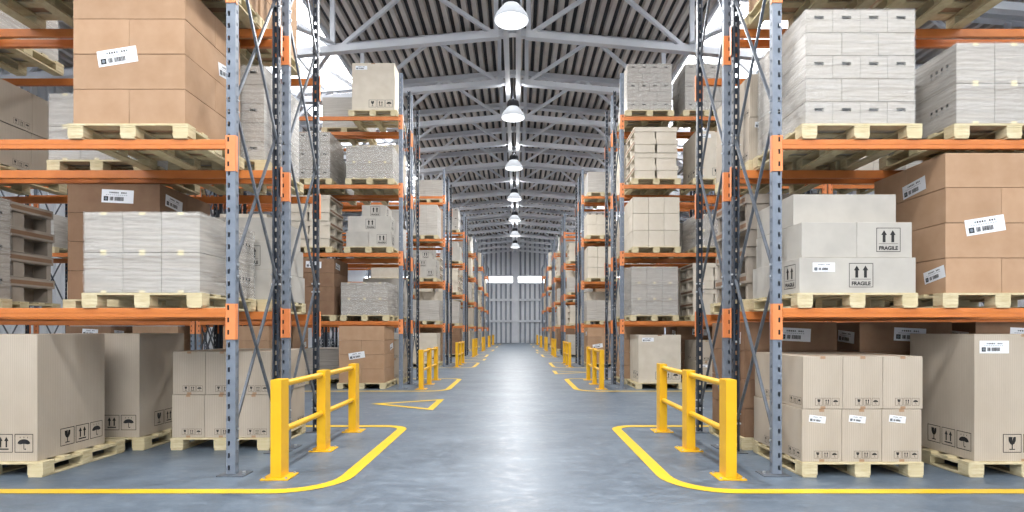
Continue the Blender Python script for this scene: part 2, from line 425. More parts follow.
for r in range(NROWS):
    for s, nm in ((-1, 'left-side'), (1, 'right-side')):
        mb = MB(); ya = 5.2+r*PITCH; yb = 8.72+r*PITCH
        ribbon(mb, loop_pts(s*(1.60 if s < 0 else 1.64), s*13.5, ya, yb, 0.55), LW, 0.004, M['line'])
        tag(paint('floor_marking', mb), 'yellow painted safety line around %s rack row, %s side of aisle' % (ORD[r], nm[:-5]+'-hand' if False else nm), 'floor marking', 'yellow safety lines around the rack rows')
for gap, s in ((0, -1), (1, 1), (2, -1), (3, 1)):
    mb = MB(); yc = 11.3+gap*PITCH
    ribbon(mb, [(s*2.7, yc+0.05), (s*1.50, yc+0.72), (s*1.50, yc-0.72)], 0.13, 0.004, M['line'], True)
    tag(paint('floor_arrow', mb), 'yellow painted triangle on the floor at the %s cross aisle' % ORD[gap], 'floor marking')

# ------------------------------------------------------------------ guard rails
gp = MB(); gp.box(-0.055, 0.055, -0.095, 0.095, 0.012, 1.0, M['yellow']); post_me = gp.mesh('guard_post', 0.006)
bp_ = MB(); bp_.box(-0.14, 0.14, -0.14, 0.14, 0, 0.014, M['yellow']); plate_me = bp_.mesh('post_plate', 0.003)
bt = MB()
for a in (-0.11, 0.11):
    for c in (-0.11, 0.11): bt.lathe([(0.014, 0.014), (0.014, 0.028), (0.001, 0.030)], M['bolt'], 8, (a, c, 0))
gbolt_me = bt.mesh('anchor_bolts')
def rail_me(z, y0, y1):
    m = MB(); m.tube((0, y0, z), (0, y1, z), 0.033, M['yellow'], 14); return m.mesh('rail', smooth=False)
GY = [0.0, 1.30, 2.60]
rails = [rail_me(z, GY[i]+0.09, GY[i+1]-0.09) for z in (0.945, 0.47) for i in (0, 1)]
for r in range(NROWS):
    for s, nm in ((-1, 'left-side'), (1, 'right-side')):
        e = bpy.data.objects.new('guard_rail', None); C.objects.link(e); e.location = (s*2.285, 5.71+r*PITCH, 0)
        tag(e, 'yellow steel guard rail beside the %s rack row, %s of the aisle' % (ORD[r], nm), 'guard rail', 'yellow guard rails at the rack ends')
        for gy in GY:
            p = link('guard_post', post_me, e, (0, gy, 0)); link('base_plate', plate_me, p); link('anchor_bolts', gbolt_me, p)
        for rm in rails: link('rail', rm, e)

# ------------------------------------------------------------------ racks
UW, UDP = 0.095, 0.07
HP = 0.127
def upright_mesh(hole_side, face, UW=0.095):
    """C-section, web on y=0 facing 'face' (-1 camera), open the other way; holes column toward hole_side"""
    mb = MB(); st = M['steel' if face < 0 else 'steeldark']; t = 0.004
    n = int(UH/HP); hc = UW/2 + hole_side*0.02
    holes = [(hc-0.013, 0.05+k*HP, hc+0.013, 0.10+k*HP) for k in range(n)]
    mb.holed(lambda u, v, d: (u-UW/2, face*(-d), v), UW, UH, holes, 0, st, st)
    mb.holed(lambda u, v, d: (u-UW/2, face*(-t), v), UW, UH, holes, 0, st, st)
    fh = [(0.026, 0.09+k*HP, 0.044, 0.125+k*HP) for k in range(n)]
    for sx in (-1, 1):
        mb.holed(lambda u, v, d: (sx*UW/2, -face*u, v), UDP, UH, fh, 0, st, st)
        mb.box(min(sx*UW/2, sx*(UW/2-0.022)), max(sx*UW/2, sx*(UW/2-0.022)), min(-face*UDP, -face*(UDP-t)), max(-face*UDP, -face*(UDP-t)), 0, UH, st)
    return mb.mesh('upright')
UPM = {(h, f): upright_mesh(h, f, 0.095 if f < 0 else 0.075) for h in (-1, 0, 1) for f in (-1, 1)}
fp = MB(); fp.box(-0.17, 0.11, -0.12, 0.10, 0, 0.012, M['brace']); foot_me = {1: fp.mesh('foot', 0.003)}
fp = MB(); fp.box(-0.11, 0.17, -0.12, 0.10, 0, 0.012, M['brace']); foot_me[-1] = fp.mesh('foot', 0.003)
ab = MB(); ab.lathe([(0.018, 0.012), (0.018, 0.032), (0.001, 0.034)], M['bolt'], 8, (0.0, 0.0, 0)); abolt_me = ab.mesh('anchor_bolt')
BR = []
for k in range(4):
    z0 = 0.41+1.71*k; z1 = z0+1.71; zz = min(z1, UH-0.1)
    for i, (a, c) in enumerate((((0, 0.06, z0), (0, RD-0.06, zz)), ((0, RD-0.06, z0), (0, 0.06, zz)))):
        m = MB(); off = 0.012 if i else -0.012
        m.bar((off, a[1], a[2]), (off, c[1], c[2]), 0.016, 0.028, M['brace'], up=(1, 0, 0))
        m.bar((off*1.0+0.012, a[1], a[2]), (off+0.012, c[1], c[2]), 0.028, 0.005, M['brace'], up=(1, 0, 0))
        BR.append(m.mesh('brace'))
bb = MB()
for k in range(5):
    for yy in (0.05, RD-0.05):
        for dz in (-0.06, 0.06):
            z = 0.41+1.71*k+dz
            if 0 < z < UH: bb.tube((-UW/2-0.012, yy, z), (UW/2+0.012, yy, z), 0.012, M['bolt'], 8)
bbolt_me = bb.mesh('brace_bolts')

def beam_mesh(L, face):
    mb = MB(); o = M['orange']
    y0, y1 = sorted((face*0.012, -face*0.04))
    mb.box(UW/2, L-UW/2, y0, y1, -0.096, 0, o)
    y0, y1 = sorted((face*0.016, face*0.006)); mb.box(UW/2, L-UW/2, y0, y1, -0.052, -0.002, o)   # stepped front lip
    return mb.mesh('beam', 0.004)
def connector_mesh(face, sgn):
    mb = MB(); o = M['orange2']
    holes = [(0.062, 0.05+k*HP, 0.084, 0.1+k*HP) for k in range(3)] if sgn > 0 else [(0.020, 0.05+k*HP, 0.042, 0.1+k*HP) for k in range(3)]
    w = UW+0.014
    fn = lambda u, v, d: (u-w/2, face*(0.008-d), v-0.325)
    mb.holed(fn, w, 0.37, holes, 0.006, o, M['cavity'])
    for sx in (-1, 1):
        y0, y1 = sorted((face*0.008, -face*0.04)); mb.box(min(sx*w/2, sx*(w/2-0.004)), max(sx*w/2, sx*(w/2-0.004)), y0, y1, -0.325, 0.045, o)
    return mb.mesh('connector')
BEAM = {}; CONN = {(f, s): connector_mesh(f, s) for f in (-1, 1) for s in (-1, 1)}
def get_beam(L, face):
    k = (round(L, 3), face)
    if k not in BEAM: BEAM[k] = beam_mesh(L, face)
    return BEAM[k]
FR2 = [0.0, 5.17, 5.32, 10.49]
def make_rack(r, s, which):
    y = Z1 + r*PITCH + (RB if which else 0)
    e = bpy.data.objects.new('pallet_rack', None); C.objects.link(e); e.location = (s*UX, y, 0)
    n = 2*r+which
    tag(e, 'tall orange and grey pallet rack, %s rack along the %s of the aisle' % (ORD[n], 'left-side' if s < 0 else 'right-side'),
        'pallet rack', 'pallet racks lining the aisle')
    frames = FR2 if r < 4 else FR2[:2]
    if r == 0: frames = FR2[:2]
    for i, fx in enumerate(frames):
        outer = s if i % 2 == 0 else -s
        for fy, face in ((0, -1), (RD, 1)):
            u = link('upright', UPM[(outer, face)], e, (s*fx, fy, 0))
            if r < 3:
                f = link('foot_plate', foot_me[s if i % 2 == 0 else -s], u, (0, 0 - face*0.035, 0))
                link('anchor_bolt', abolt_me, f, (-0.12*(s if i % 2 == 0 else -s), 0, 0))
        for bm_ in BR: link('brace', bm_, e, (s*fx, 0, 0))
        if r < 2: link('brace_bolts', bbolt_me, e, (s*fx, 0, 0))
    for i in range(0, len(frames), 2):
        L = frames[i+1]-frames[i]
        for lv in range(1, 5):
            for fy, face in ((0, -1), (RD, 1)):
                xo = s*frames[i] if s > 0 else -frames[i+1]
                bo = link('beam', get_beam(L, face), e, (xo, fy, LEVEL_TOP[lv]))
                link('connector', CONN[(face, 1)], bo, (0, 0, 0)); link('connector', CONN[(face, -1)], bo, (L, 0, 0))
    return e
for r in range(NROWS):
    for s in (-1, 1):
        for w in (0, 1): make_rack(r, s, w)

# ------------------------------------------------------------------ pallets
PW, PD, PH = 1.24, 1.2, 0.154
def pallet_pieces():
    P = []
    for i, yc in enumerate((-0.545, -0.275, 0.0, 0.275, 0.545)):
        w = 0.145 if i in (0, 2, 4) else 0.1
        P.append(('deck_board', (-PW/2, PW/2, yc-w/2+ (0.018 if i == 0 else -0.018 if i == 4 else 0), yc+w/2+(0.018 if i == 0 else -0.018 if i == 4 else 0), PH-0.022, PH)))
    for xc in (-0.54, 0.0, 0.54):
        P.append(('stringer_board', (xc-0.08, xc+0.08, -PD/2+0.001, PD/2-0.001, PH-0.044, PH-0.0225)))
        P.append(('bottom_board', (xc-0.07, xc+0.07, -PD/2, PD/2, 0, 0.022)))
        for yc in (-0.527, 0.0, 0.527):
            P.append(('block', (xc-0.08, xc+0.08, yc-0.07, yc+0.07, 0.0225, PH-0.0445)))
    return P
PP = []
for nm, q in pallet_pieces():
    m = MB(); m.box(*q, M['wood']); PP.append((nm, m.mesh(nm, 0.003)))
m = MB()
for nm, q in pallet_pieces(): m.box(*q, M['wood'])
PALLET1 = m.mesh('pallet')

def shelf_words(r, s, w, lv):
    return '%s, %s %s rack' % ('floor level' if lv == 0 else ORD[lv-1]+' beam level', ORD[2*r+w], 'left-side' if s < 0 else 'right-side')
SLOTW = ['aisle-end bay place', 'second bay place', 'third bay place', 'fourth bay place', 'fifth bay place', 'sixth bay place']

def put_pallet(r, s, w, lv, k, x, y, z, what):
    near = (r == 0) or (r == 1 and k < 2 and w == 0)
    lab = 'light wooden pallet under %s, %s, %s' % (what, SLOTW[k].replace(' bay', ''), shelf_words(r, s, w, lv))
    if near:
        e = bpy.data.objects.new('wooden_pallet', None); C.objects.link(e); e.location = (x, y, z)
        for nm, me in PP: link(nm, me, e)
    else:
        e = link('wooden_pallet', PALLET1, None, (x, y, z))
    tag(e, lab, 'pallet', 'wooden pallets carrying the loads')
    return e

# ------------------------------------------------------------------ printed marks, labels, tape
class Flat(MB):
    """polygons on a vertical plane; u right, v up; map set per use"""
    def __init__(s, mp): super().__init__(); s.mp = mp
    def P(s, pts, mat, d=0.0): s.poly([s.mp(u, v, d) for u, v in pts], mat)
    def R(s, u0, v0, u1, v1, mat, d=0.0): s.P([(u0, v0), (u1, v0), (u1, v1), (u0, v1)], mat, d)
    def frame(s, u0, v0, u1, v1, t, mat):
        s.R(u0, v0, u1, v0+t, mat); s.R(u0, v1-t, u1, v1, mat); s.R(u0, v0+t, u0+t, v1-t, mat); s.R(u1-t, v0+t, u1, v1-t, mat)
    def glass(s, u, v, k):
        s.frame(u, v, u+k, v+k, k*0.035, M['ink'])
        S = lambda L: [(u+a*k, v+b*k) for a, b in L]
        s.P(S([(.30,.84),(.31,.62),(.38,.48),(.47,.42),(.53,.42),(.62,.48),(.69,.62),(.70,.84),(.57,.84),(.50,.62),(.52,.84)]), M['ink'])
        s.P(S([(.47,.43),(.47,.2),(.53,.2),(.53,.43)]), M['ink']); s.P(S([(.33,.20),(.36,.15),(.64,.15),(.67,.20)]), M['ink'])
    def arrows(s, u, v, k, fr=True, bar=True):
        if fr: s.frame(u, v, u+k, v+k, k*0.035, M['ink'])
        S = lambda L: [(u+a*k, v+b*k) for a, b in L]
        for c in (.34, .66):
            s.P(S([(c-.045,.28),(c+.045,.28),(c+.045,.62),(c-.045,.62)]), M['ink']); s.P(S([(c-.12,.62),(c+.12,.62),(c,.85)]), M['ink'])
        if bar: s.P(S([(.22,.15),(.78,.15),(.78,.22),(.22,.22)]), M['ink'])
    def umbrella(s, u, v, k):
        s.frame(u, v, u+k, v+k, k*0.035, M['ink'])
        S = lambda L: [(u+a*k, v+b*k) for a, b in L]
        arc = [(.5+.34*math.cos(math.pi*i/12), .48+.24*math.sin(math.pi*i/12)) for i in range(13)]
        s.P(S(arc+[(.30,.44)]+[(.5,.48)]+[(.70,.44)]), M['ink'])
        s.P(S([(.48,.48),(.52,.48),(.52,.18),(.48,.18)]), M['ink']); s.P(S([(.48,.18),(.60,.14),(.62,.20),(.58,.22),(.52,.19)]), M['ink'])
        for i in range(3):
            a = .3+.2*i; s.P(S([(a-.02,.78),(a+.02,.78),(a+.01,.86),(a-.01,.86)]), M['ink'])
def face_maps(w, d, h):
    """front and both side faces of a w x d x h carton whose origin is bottom centre"""
    e = 0.0015
    return {'f': (lambda u, v, k: (u, -d/2-e-k, v), w), 'a': (lambda u, v, k: (-w/2-e-k, -u, v), d), 'b': (lambda u, v, k: (w/2+e+k, u, v), d)}

txt = None
def text_polys(body):
    cu = bpy.data.curves.new('t', 'FONT'); cu.body = body; cu.size = 1.0; cu.align_x = 'CENTER'; cu.offset = 0.04
    o = bpy.data.objects.new('t', cu); C.objects.link(o); dg = bpy.context.evaluated_depsgraph_get()
    me = bpy.data.meshes.new_from_object(o.evaluated_get(dg)); vs = [(v.co.x, v.co.y) for v in me.vertices]
    ps = [[vs[i] for i in p.vertices] for p in me.polygons]
    bpy.data.objects.remove(o); bpy.data.curves.remove(cu); bpy.data.meshes.remove(me)
    return ps
FRAG = text_polys('FRAGILE')

def sticker(fl, uc, vc, w, h, ang):
    ca, sa = math.cos(ang), math.sin(ang)
    T = lambda L: [(uc+a*ca-b*sa, vc+a*sa+b*ca) for a, b in L]
    rc = lambda a0, b0, a1, b1, mat, d: fl.P(T([(a0*w,b0*h),(a1*w,b0*h),(a1*w,b1*h),(a0*w,b1*h)]), mat, d)
    rc(-.5, -.5, .5, .5, M['sticker'], 0.001)
    D = 0.002
    for i in range(9): rc(-.26+i*.062, .22, -.22+i*.062, .33, M['ink' if i % 4 else 'greyink'], D) if i != 5 else None
    for i in range(11): rc(-.36+i*.062, .08, -.325+i*.062, .12, M['greyink'], D)
    rc(-.43, -.36, -.29, -.02, M['ink'], D)
    fl.P(T([((-.36+.045*math.cos(t*math.pi/5))*w, (-.19+.11*math.sin(t*math.pi/5))*h) for t in range(10)]), M['greyink'], D+.001)
    rng = random.Random(3); a = -.24
    while a < .20:
        b = a+rng.choice((.008, .014, .022))
        if not -.135 < a < -.10: rc(a, -.33, b, -.04, M['ink'], D)
        a = b+rng.choice((.006, .01))

cache = {}
def carton_mesh(kind, w, d, h, mat):
    k = ('c', kind, w, d, h, mat.name)
    if k in cache: return cache[k]
    mb = MB(); g = 0.003
    if kind == 'handle_carton':
        hw, hh = 0.048, 0.017
        def sidehole(n, L): return [(L*(i+.5)/n-hw, h*0.66-hh, L*(i+.5)/n+hw, h*0.66+hh) for i in range(n)]
        mb.holed(lambda u, v, q: (u-w/2, -d/2+q, v), w, h, sidehole(1, w), 0.03, mat, M['cavity'])
        for sx in (-1, 1): mb.holed(lambda u, v, q: (sx*(w/2-q), u-d/2, v), d, h, sidehole(1, d), 0.03, mat, M['cavity'])
        mb.box(-w/2, w/2, -d/2, d/2, 0, h, mat, skip='flr')
        me = mb.mesh('carton')
    elif kind == 'tray_carton':
        # body with deep cut-outs in its sides and a wider lid
        lid = h*0.36; t = 0.02
        hole = [(d*0.06, h*0.03, d*0.42, h*0.60), (d*0.58, h*0.03, d*0.94, h*0.60)]
        wb = w-2*t; db = d-2*t
        for sx in (-1, 1): mb.holed(lambda u, v, q: (sx*(wb/2-q), u-db/2, v), db, h-lid, [(a[0]*.95, a[1], a[2]*.95, a[3]) for a in hole], 0.2, mat, mat)
        mb.box(-wb/2, wb/2, -db/2, db/2, 0, h-lid, mat, skip='lr')
        mb.box(-w/2, w/2, -d/2, d/2, h-lid, h-0.002, mat)
        for sx in (-1, 1):
            x0, x1 = sorted((sx*(w/2+0.001), sx*w/2)); mb.box(x0, x1, -d/2+0.03, d/2-0.03, h-lid+0.03, h-0.035, M['shadekraft_strip'])
        me = mb.mesh('carton')
    else:
        mb.box(-w/2, w/2, -d/2, d/2, 0, h, mat); 
        me = mb.mesh('carton', 0.004)
    cache[k] = me; return me
def marks_mesh(kind, w, d, h):
    k = ('m', kind, w, d, h)
    if k in cache: return cache[k]
    fl = None
    def on(faces, fn):
        nonlocal fl
        for fc in faces:
            mp, L = face_maps(w, d, h)[fc]
            if fl is None: fl = Flat(mp)
            fl.mp = mp; fn(L, fc) if fn.__code__.co_argcount == 2 else fn(L)
    if kind == 'three_small':
        def fn(L):
            kz = 0.075; u = L/2-0.035-3*kz-0.02
            fl.glass(u, 0.035, kz); fl.arrows(u+kz+.01, 0.035, kz); fl.umbrella(u+2*kz+.02, 0.035, kz)
        on('fab', fn)
    elif kind in ('three_big', 'three_big_mid'):
        def fn(L):
            kz = 0.19; u = L/2-0.04-3*kz-0.04 if kind == 'three_big' or L < 1.0 else -L/2+0.29
            fl.glass(u, 0.09, kz); fl.arrows(u+kz+.02, 0.09, kz); fl.umbrella(u+2*kz+.04, 0.09, kz)
        on('fb', fn)
        def fn2(L):
            kz = 0.19; u = L/2-0.04-3*kz-0.04
            fl.glass(u, 0.09, kz); fl.arrows(u+kz+.02, 0.09, kz); fl.umbrella(u+2*kz+.04, 0.09, kz)
        on('a', fn2)
    elif kind.startswith('fragile'):
        def fn(L, fc='f'):
            kz = 0.25; u = (L/2-0.16-kz) if kind == 'fragile_side' else -0.09
            if kind == 'fragile_side' and L < 0.6: u = L/2-0.12-kz
            if fc == 'a': u = L/2-0.08-kz
            if fc == 'b': u = -L/2+0.08
            v = (h-kz)/2+0.0
            fl.frame(u, v, u+kz, v+kz, 0.006, M['ink'])
            S = lambda L2: [(u+a*kz, v+b*kz) for a, b in L2]
            for c in (.32, .68):
                fl.P(S([(c-.06,.40),(c+.06,.40),(c+.06,.70),(c-.06,.70)]), M['ink']); fl.P(S([(c-.12,.70),(c+.12,.70),(c,.90)]), M['ink'])
            fl.R(u+.1*kz, v+.33*kz, u+.9*kz, v+.345*kz, M['ink'])
            sc = 0.053
            for p in FRAG: fl.P([(u+kz/2+a*sc, v+0.022+b*sc) for a, b in p], M['ink'])
        on('fab', fn)
    elif kind == 'wrap_marks':
        def fn(L):
            for i in range(4): fl.R(L/2-.36+i*.075, h*.52, L/2-.33+i*.075, h*.60, M['ink']); fl.R(L/2-.355+i*.075, h*.44, L/2-.335+i*.075, h*.47, M['greyink'])
        on('ab', fn)
    me = fl.mesh('printed_marks'); cache[k] = me; return me
def sticker_mesh(key, w, d, h, face, uc, vc, sw, sh_, ang):
    k = ('s', key, w, d, h, face, uc, vc, sw, ang)
    if k not in cache:
        fl = Flat(face_maps(w, d, h)[face][0]); sticker(fl, uc, vc, sw, sh_, ang); cache[k] = fl.mesh('shipping_label')
    return cache[k]
def tape_mesh(w, d, h, mat, tw=0.06):
    k = ('t', w, d, h, mat.name, tw)
    if k not in cache:
        mb = MB()
        for sy in (-1, 1):
            y0, y1 = sorted((sy*(d/2+0.0015), sy*d/2))
            mb.box(-tw/2, tw/2, y0, y1, h-0.026, h+0.0015, mat); mb.box(-tw/2, tw/2, y0, y1, 0, 0.026, mat)
        mb.box(-tw/2, tw/2, -d/2, d/2, h, h+0.0015, mat)
        cache[k] = mb.mesh('packing_tape')
    return cache[k]

# ------------------------------------------------------------------ loads
# each load gives pieces: dict(kind,name,dims,pos,marks,...) in pallet-top coordinates; a = sign of the side away from the aisle
def load_kraft(a, rng, mat='kraft', layers=4, labels=True):
    P = []; h = 0.362; W = 1.155
    for L in range(layers):
        if L % 2 == 0:
            for i, x in enumerate((-W/4, W/4)):
                P.append(dict(kind='kraft_carton', w=W/2-.004, d=W, h=h-.005, x=x, y=0, z=L*h, mat=mat, pos=('aisle half', 'outer half')[i if a > 0 else 1-i], L=L, st=[]))
        else:
            for i, y in enumerate((-W/4, W/4)):
                P.append(dict(kind='kraft_carton', w=W, d=W/2-.004, h=h-.005, x=0, y=y, z=L*h, mat=mat, pos=('front half', 'rear half')[i], L=L, st=[]))
    if labels and layers > 2:
        # tilted shipping label on the front of the third layer's lower edge
        for p in P:
            fh = p['pos'] == 'front half'
            if mat == 'shadekraft_strip':
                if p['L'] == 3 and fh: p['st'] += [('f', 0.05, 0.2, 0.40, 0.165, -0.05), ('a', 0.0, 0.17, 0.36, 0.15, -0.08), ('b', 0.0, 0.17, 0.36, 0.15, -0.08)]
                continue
            if p['L'] == 1 and fh: p['st'].append(('f', -0.17 if a > 0 else -0.12, 0.335, 0.41, 0.165, 0.16))
            if a < 0 and p['L'] == 2 and p['pos'] == 'aisle half': p['st'].append(('b', 0.25, 0.18, 0.36, 0.15, 0.16))
            if a > 0 and p['L'] == 3 and fh: p['st'].append(('a', -0.17, 0.11, 0.36, 0.15, 0.12))
            if a > 0 and p['L'] == 0 and p['pos'] == 'aisle half': p['st'].append(('a', 0.42, 0.2, 0.30, 0.13, 0.2))
    return P, 'brown cartons'
def load_six(a, rng, mat='ribbed', depth=2):
    P = []; w = 0.408; h = 0.54
    for L in range(2):
        for j in range(depth):
            for i in range(3):
                if depth > 1 and j == 1 and L == 0 and (i-1)*a >= 0 : continue
                P.append(dict(kind='grey_carton', w=w-.004, d=0.575, h=h-.005, x=(i-1)*w + (0.0 if L == 0 else 0.012), y=-0.29+j*0.58, z=L*h, mat=mat,
                              pos='%s %s' % (('front', 'rear')[j], ('aisle corner', 'middle', 'outer corner')[i if a > 0 else 2-i]), L=L, marks='three_small', tape='tape',
                              st=[('f', -0.045, 0.435, 0.17, 0.07, -0.12)] if L == 0 and a > 0 else []))
    return P, 'grey cartons'
def load_big(a, rng, mat='ribbed'):
    st = [('f', -0.33*1 if a > 0 else -0.3, 1.17, 0.30, 0.13, 0.0)] if a > 0 else []
    return [dict(kind='large_carton', w=1.06, d=0.94, h=1.30, x=0, y=-0.09, z=0, mat=mat, pos='', L=0, marks='three_big_mid' if a > 0 else 'three_big', tape='tape', st=st)], 'one large carton'
def load_cream_big(a, rng):
    return [dict(kind='large_carton', w=1.08, d=1.08, h=1.22, x=0, y=0, z=0, mat='cream', pos='', L=0, marks='three_big', tape='tape', st=[('f', -0.3, 1.1, 0.3, 0.1, 0)])], 'one large carton'
def load_fragile(a, rng):
    h = 0.37; P = [
        dict(kind='fragile_carton', w=1.20, d=1.14, h=h-.005, x=0.015, y=0, z=0, L=0, pos='single', marks='fragile_mid', st=[('f', -0.35, 0.265, 0.23, 0.095, 0)])]
    for i, x in enumerate((-.262, .312)):
        P.append(dict(kind='fragile_carton', w=0.57, d=1.1, h=h-.005, x=x, y=0.01, z=h, L=1, pos=('aisle half', 'outer half')[i if a > 0 else 1-i], marks='fragile_side' if i == 1 else None, st=[]))
    P.append(dict(kind='fragile_carton', w=1.10, d=0.9, h=0.33, x=.01, y=0.10, z=2*h, L=2, pos='single', st=[]))
    for p in P: p['mat'] = 'pale'
    return P, 'pale fragile cartons'
def load_small_fragile(a, rng):
    P = []; h = 0.40
    for i, x in enumerate((-.29, .29)): P.append(dict(kind='fragile_carton', w=0.575, d=1.1, h=h-.005, x=x, y=0, z=0, L=0, pos=('aisle half', 'outer half')[i if a > 0 else 1-i], marks='fragile_side' if i == 1 else None, st=[]))
    P.append(dict(kind='fragile_carton', w=1.1, d=1.05, h=0.395, x=0, y=0.02, z=h, L=1, pos='single', marks='fragile_mid', st=[]))
    P.append(dict(kind='fragile_carton', w=0.62, d=0.7, h=0.31, x=0.08, y=0, z=2*h, L=2, pos='single', marks='fragile_mid', st=[]))
    for p in P: p['mat'] = 'pale'
    return P, 'pale fragile cartons'
def load_nine(a, rng, layers=3):
    P = []; w = 0.4; h = 0.425
    for L in range(layers):
        for i in range(3):
            P.append(dict(kind='cream_carton', w=w-.008, d=1.13, h=h-.008, x=(i-1)*w, y=0, z=L*h, mat='cream', L=L, pos=('aisle column', 'middle column', 'outer column')[i if a > 0 else 2-i], st=[]))
    return P, 'cream cartons'
def load_trays(a, rng, mat='cream', layers=4):
    P = []; h = 0.335; sh_ = 0.56
    for L in range(layers):
        off = 0.04 if L % 2 else 0.0
        for i, x in enumerate((-.285, .285)):
            P.append(dict(kind='tray_carton', w=0.555, d=1.13-off*1.5, h=h-.005, x=x*(1-off*.8), y=off*.4, z=L*h, mat=mat, L=L, pos=('aisle half', 'outer half')[i if a > 0 else 1-i], st=[]))
    return P, 'cut-out tray cartons'
WRAPPED = {'B': (3, 2, 0.415), 'BT': (3, 3, 0.41), 'H': (4, 5, 0.238)}

ind = []      # (dist, piece dict, world pos, labelparts)
def wrapped(r, s, w, lv, k, x, y, z, typ, dark):
    n, layers, h = WRAPPED[typ]; W = 1.19 if typ != 'H' else 1.13
    near = (r == 0) or (r == 1 and k < 2 and w == 0)
    kind = {'B': 'grey cartons two high', 'BT': 'grey cartons three high', 'H': 'handled grey cartons five high'}[typ]
    H = layers*h
    key = ('wrap', typ, near)
    if key not in cache:
        parts = []
        for L in range(layers):
            cols = n if (typ != 'H' or L % 2 == 0) else 3
            cw = W/cols
            for i in range(cols):
                kd = 'handle_carton' if (typ == 'H' and L % 2 == 0) else 'plain'
                deep = 2 if typ == 'H' and False else 1
                me = carton_mesh(kd, round(cw-.004, 4), round(W-.004, 4), round(h-.004, 4), M['streak'])
                parts.append((me, (-W/2+cw*(i+.5), 0, L*h), cw, i, cols, L))
        if near:
            fm = MB(); o = 0.006; fm.box(-W/2-o, W/2+o, -W/2-o, W/2+o, 0, H+o, M['film'], skip='b')
            cache[key] = (parts, fm.mesh('stretch_film', 0.0))
        else:
            mb = MB()
            for me, p, cw, i, cols, L in parts:
                d_ = cw/2-.002
                mb.box(p[0]-d_, p[0]+d_, -W/2, W/2, p[2]+.002, p[2]+h-.002, M['streakfar'])
                if typ == 'H' and L % 2 == 0:
                    mb.box(p[0]-.05, p[0]+.05, -W/2-.004, -W/2, p[2]+h*.58, p[2]+h*.58+.04, M['cavity'])
                    for sx in (-1, 1):
                        if i in (0, cols-1):
                            for q in (-.36, -.12, .12, .36): mb.box(*sorted((sx*W/2, sx*(W/2+.004))), q-.05, q+.05, p[2]+h*.58, p[2]+h*.58+.04, M['cavity'])
            cache[key] = mb.mesh('wrapped_load')
    lab = 'film-wrapped load of %s, %s, %s' % (kind, SLOTW[k].replace(' bay', ''), shelf_words(r, s, w, lv))
    if near:
        parts, film = cache[key]
        e = bpy.data.objects.new('wrapped_load', None); C.objects.link(e); e.location = (x, y, z)
        for me, p, cw, i, cols, L in parts:
            c = link('carton', me, e, p)
            if typ != 'H':
                link('packing_tape', tape_mesh(round(cw-.004, 4), round(W-.004, 4), round(h-.004, 4), M['paletape'], 0.06), c)
                if i in (0, cols-1): link('printed_marks', marks_mesh('wrap_marks', round(cw-.004, 4), round(W-.004, 4), round(h-.004, 4)), c)
        link('stretch_film', film, e)
    else:
        e = link('wrapped_load', cache[key], None, (x, y, z))
    tag(e, lab, 'wrapped load', 'film-wrapped loads on the racks')

LOADS = {'K': load_kraft, 'K2': lambda a, g: load_kraft(a, g, 'kraft', 4, False), 'KD': lambda a, g: load_kraft(a, g, 'shadekraft_strip', 4, True),
         'K3': lambda a, g: load_kraft(a, g, 'kraft', 3, False), 'D': load_six, 'C': load_big, 'CC': load_cream_big, 'E': load_fragile, 'E2': load_small_fragile,
         'G': load_nine, 'G2': lambda a, g: load_nine(a, g, 2), 'F': load_trays, 'F3': lambda a, g: load_trays(a, g, 'cream', 3), 'FK': lambda a, g: load_trays(a, g, 'traygrey', 4)}
def place(r, s, w, lv, k, off, typ, dy=None):
    x = s*(UX+off+PW/2)
    if dy is None: dy = (-0.145 if w else -0.01 if lv else -0.07)
    y = Z1 + r*PITCH + (RB if w else 0) + RD/2 + dy
    z = LEVEL_TOP[lv] + 0.001
    rng = random.Random(r*1000+lv*100+k*10+w+(5 if s > 0 else 0))
    if typ == '0': return put_pallet(r, s, w, lv, k, x, y, z, 'no load')
    if typ in WRAPPED:
        put_pallet(r, s, w, lv, k, x, y, z, 'wrapped cartons'); wrapped(r, s, w, lv, k, x, y, z+PH+.001, typ, False); return
    P, what = LOADS[typ](s, rng)
    put_pallet(r, s, w, lv, k, x, y, z, what)
    for p in P:
        ind.append((y + abs(x)*0.2 + 3*k + (1.5 if 'rear' in p['pos'] else 0), p, (x+p['x'], y+p['y'], z+PH+.001+p['z']), (r, s, w, lv, k), max(q['L'] for q in P)))

A, B_ = 0, 1
row1 = [
 # left, front rack
 (-1,0,0,1,1.86,'C'), (-1,0,1,0,0.275,'B'), (-1,0,1,2,3.30,'BT'), (-1,0,2,0,0.42,'K'), (-1,0,3,0,0.20,'K3'), (-1,0,3,1,1.80,'K3'),
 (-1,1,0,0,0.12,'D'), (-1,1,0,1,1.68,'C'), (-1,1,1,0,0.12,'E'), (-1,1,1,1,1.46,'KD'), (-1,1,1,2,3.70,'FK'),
 (-1,1,2,0,0.15,'H'), (-1,1,2,1,1.66,'B'), (-1,1,2,2,3.60,'D'), (-1,1,3,0,0.2,'K3'), (-1,1,3,2,3.65,'H'),
 (1,0,0,0,0.205,'D'), (1,0,0,1,1.90,'C'), (1,0,1,0,0.19,'E'), (1,0,1,1,1.685,'K'), (1,0,2,0,0.235,'H'), (1,0,2,1,1.80,'B'),
 (1,0,3,0,0.13,'K3'), (1,0,3,1,1.55,'K3'),
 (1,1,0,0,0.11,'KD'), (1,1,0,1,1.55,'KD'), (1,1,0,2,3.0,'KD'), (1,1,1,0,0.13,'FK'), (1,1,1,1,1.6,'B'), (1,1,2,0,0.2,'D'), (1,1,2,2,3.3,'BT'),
]
for s, w, lv, k, off, t in row1: place(0, s, w, lv, k, off, t)
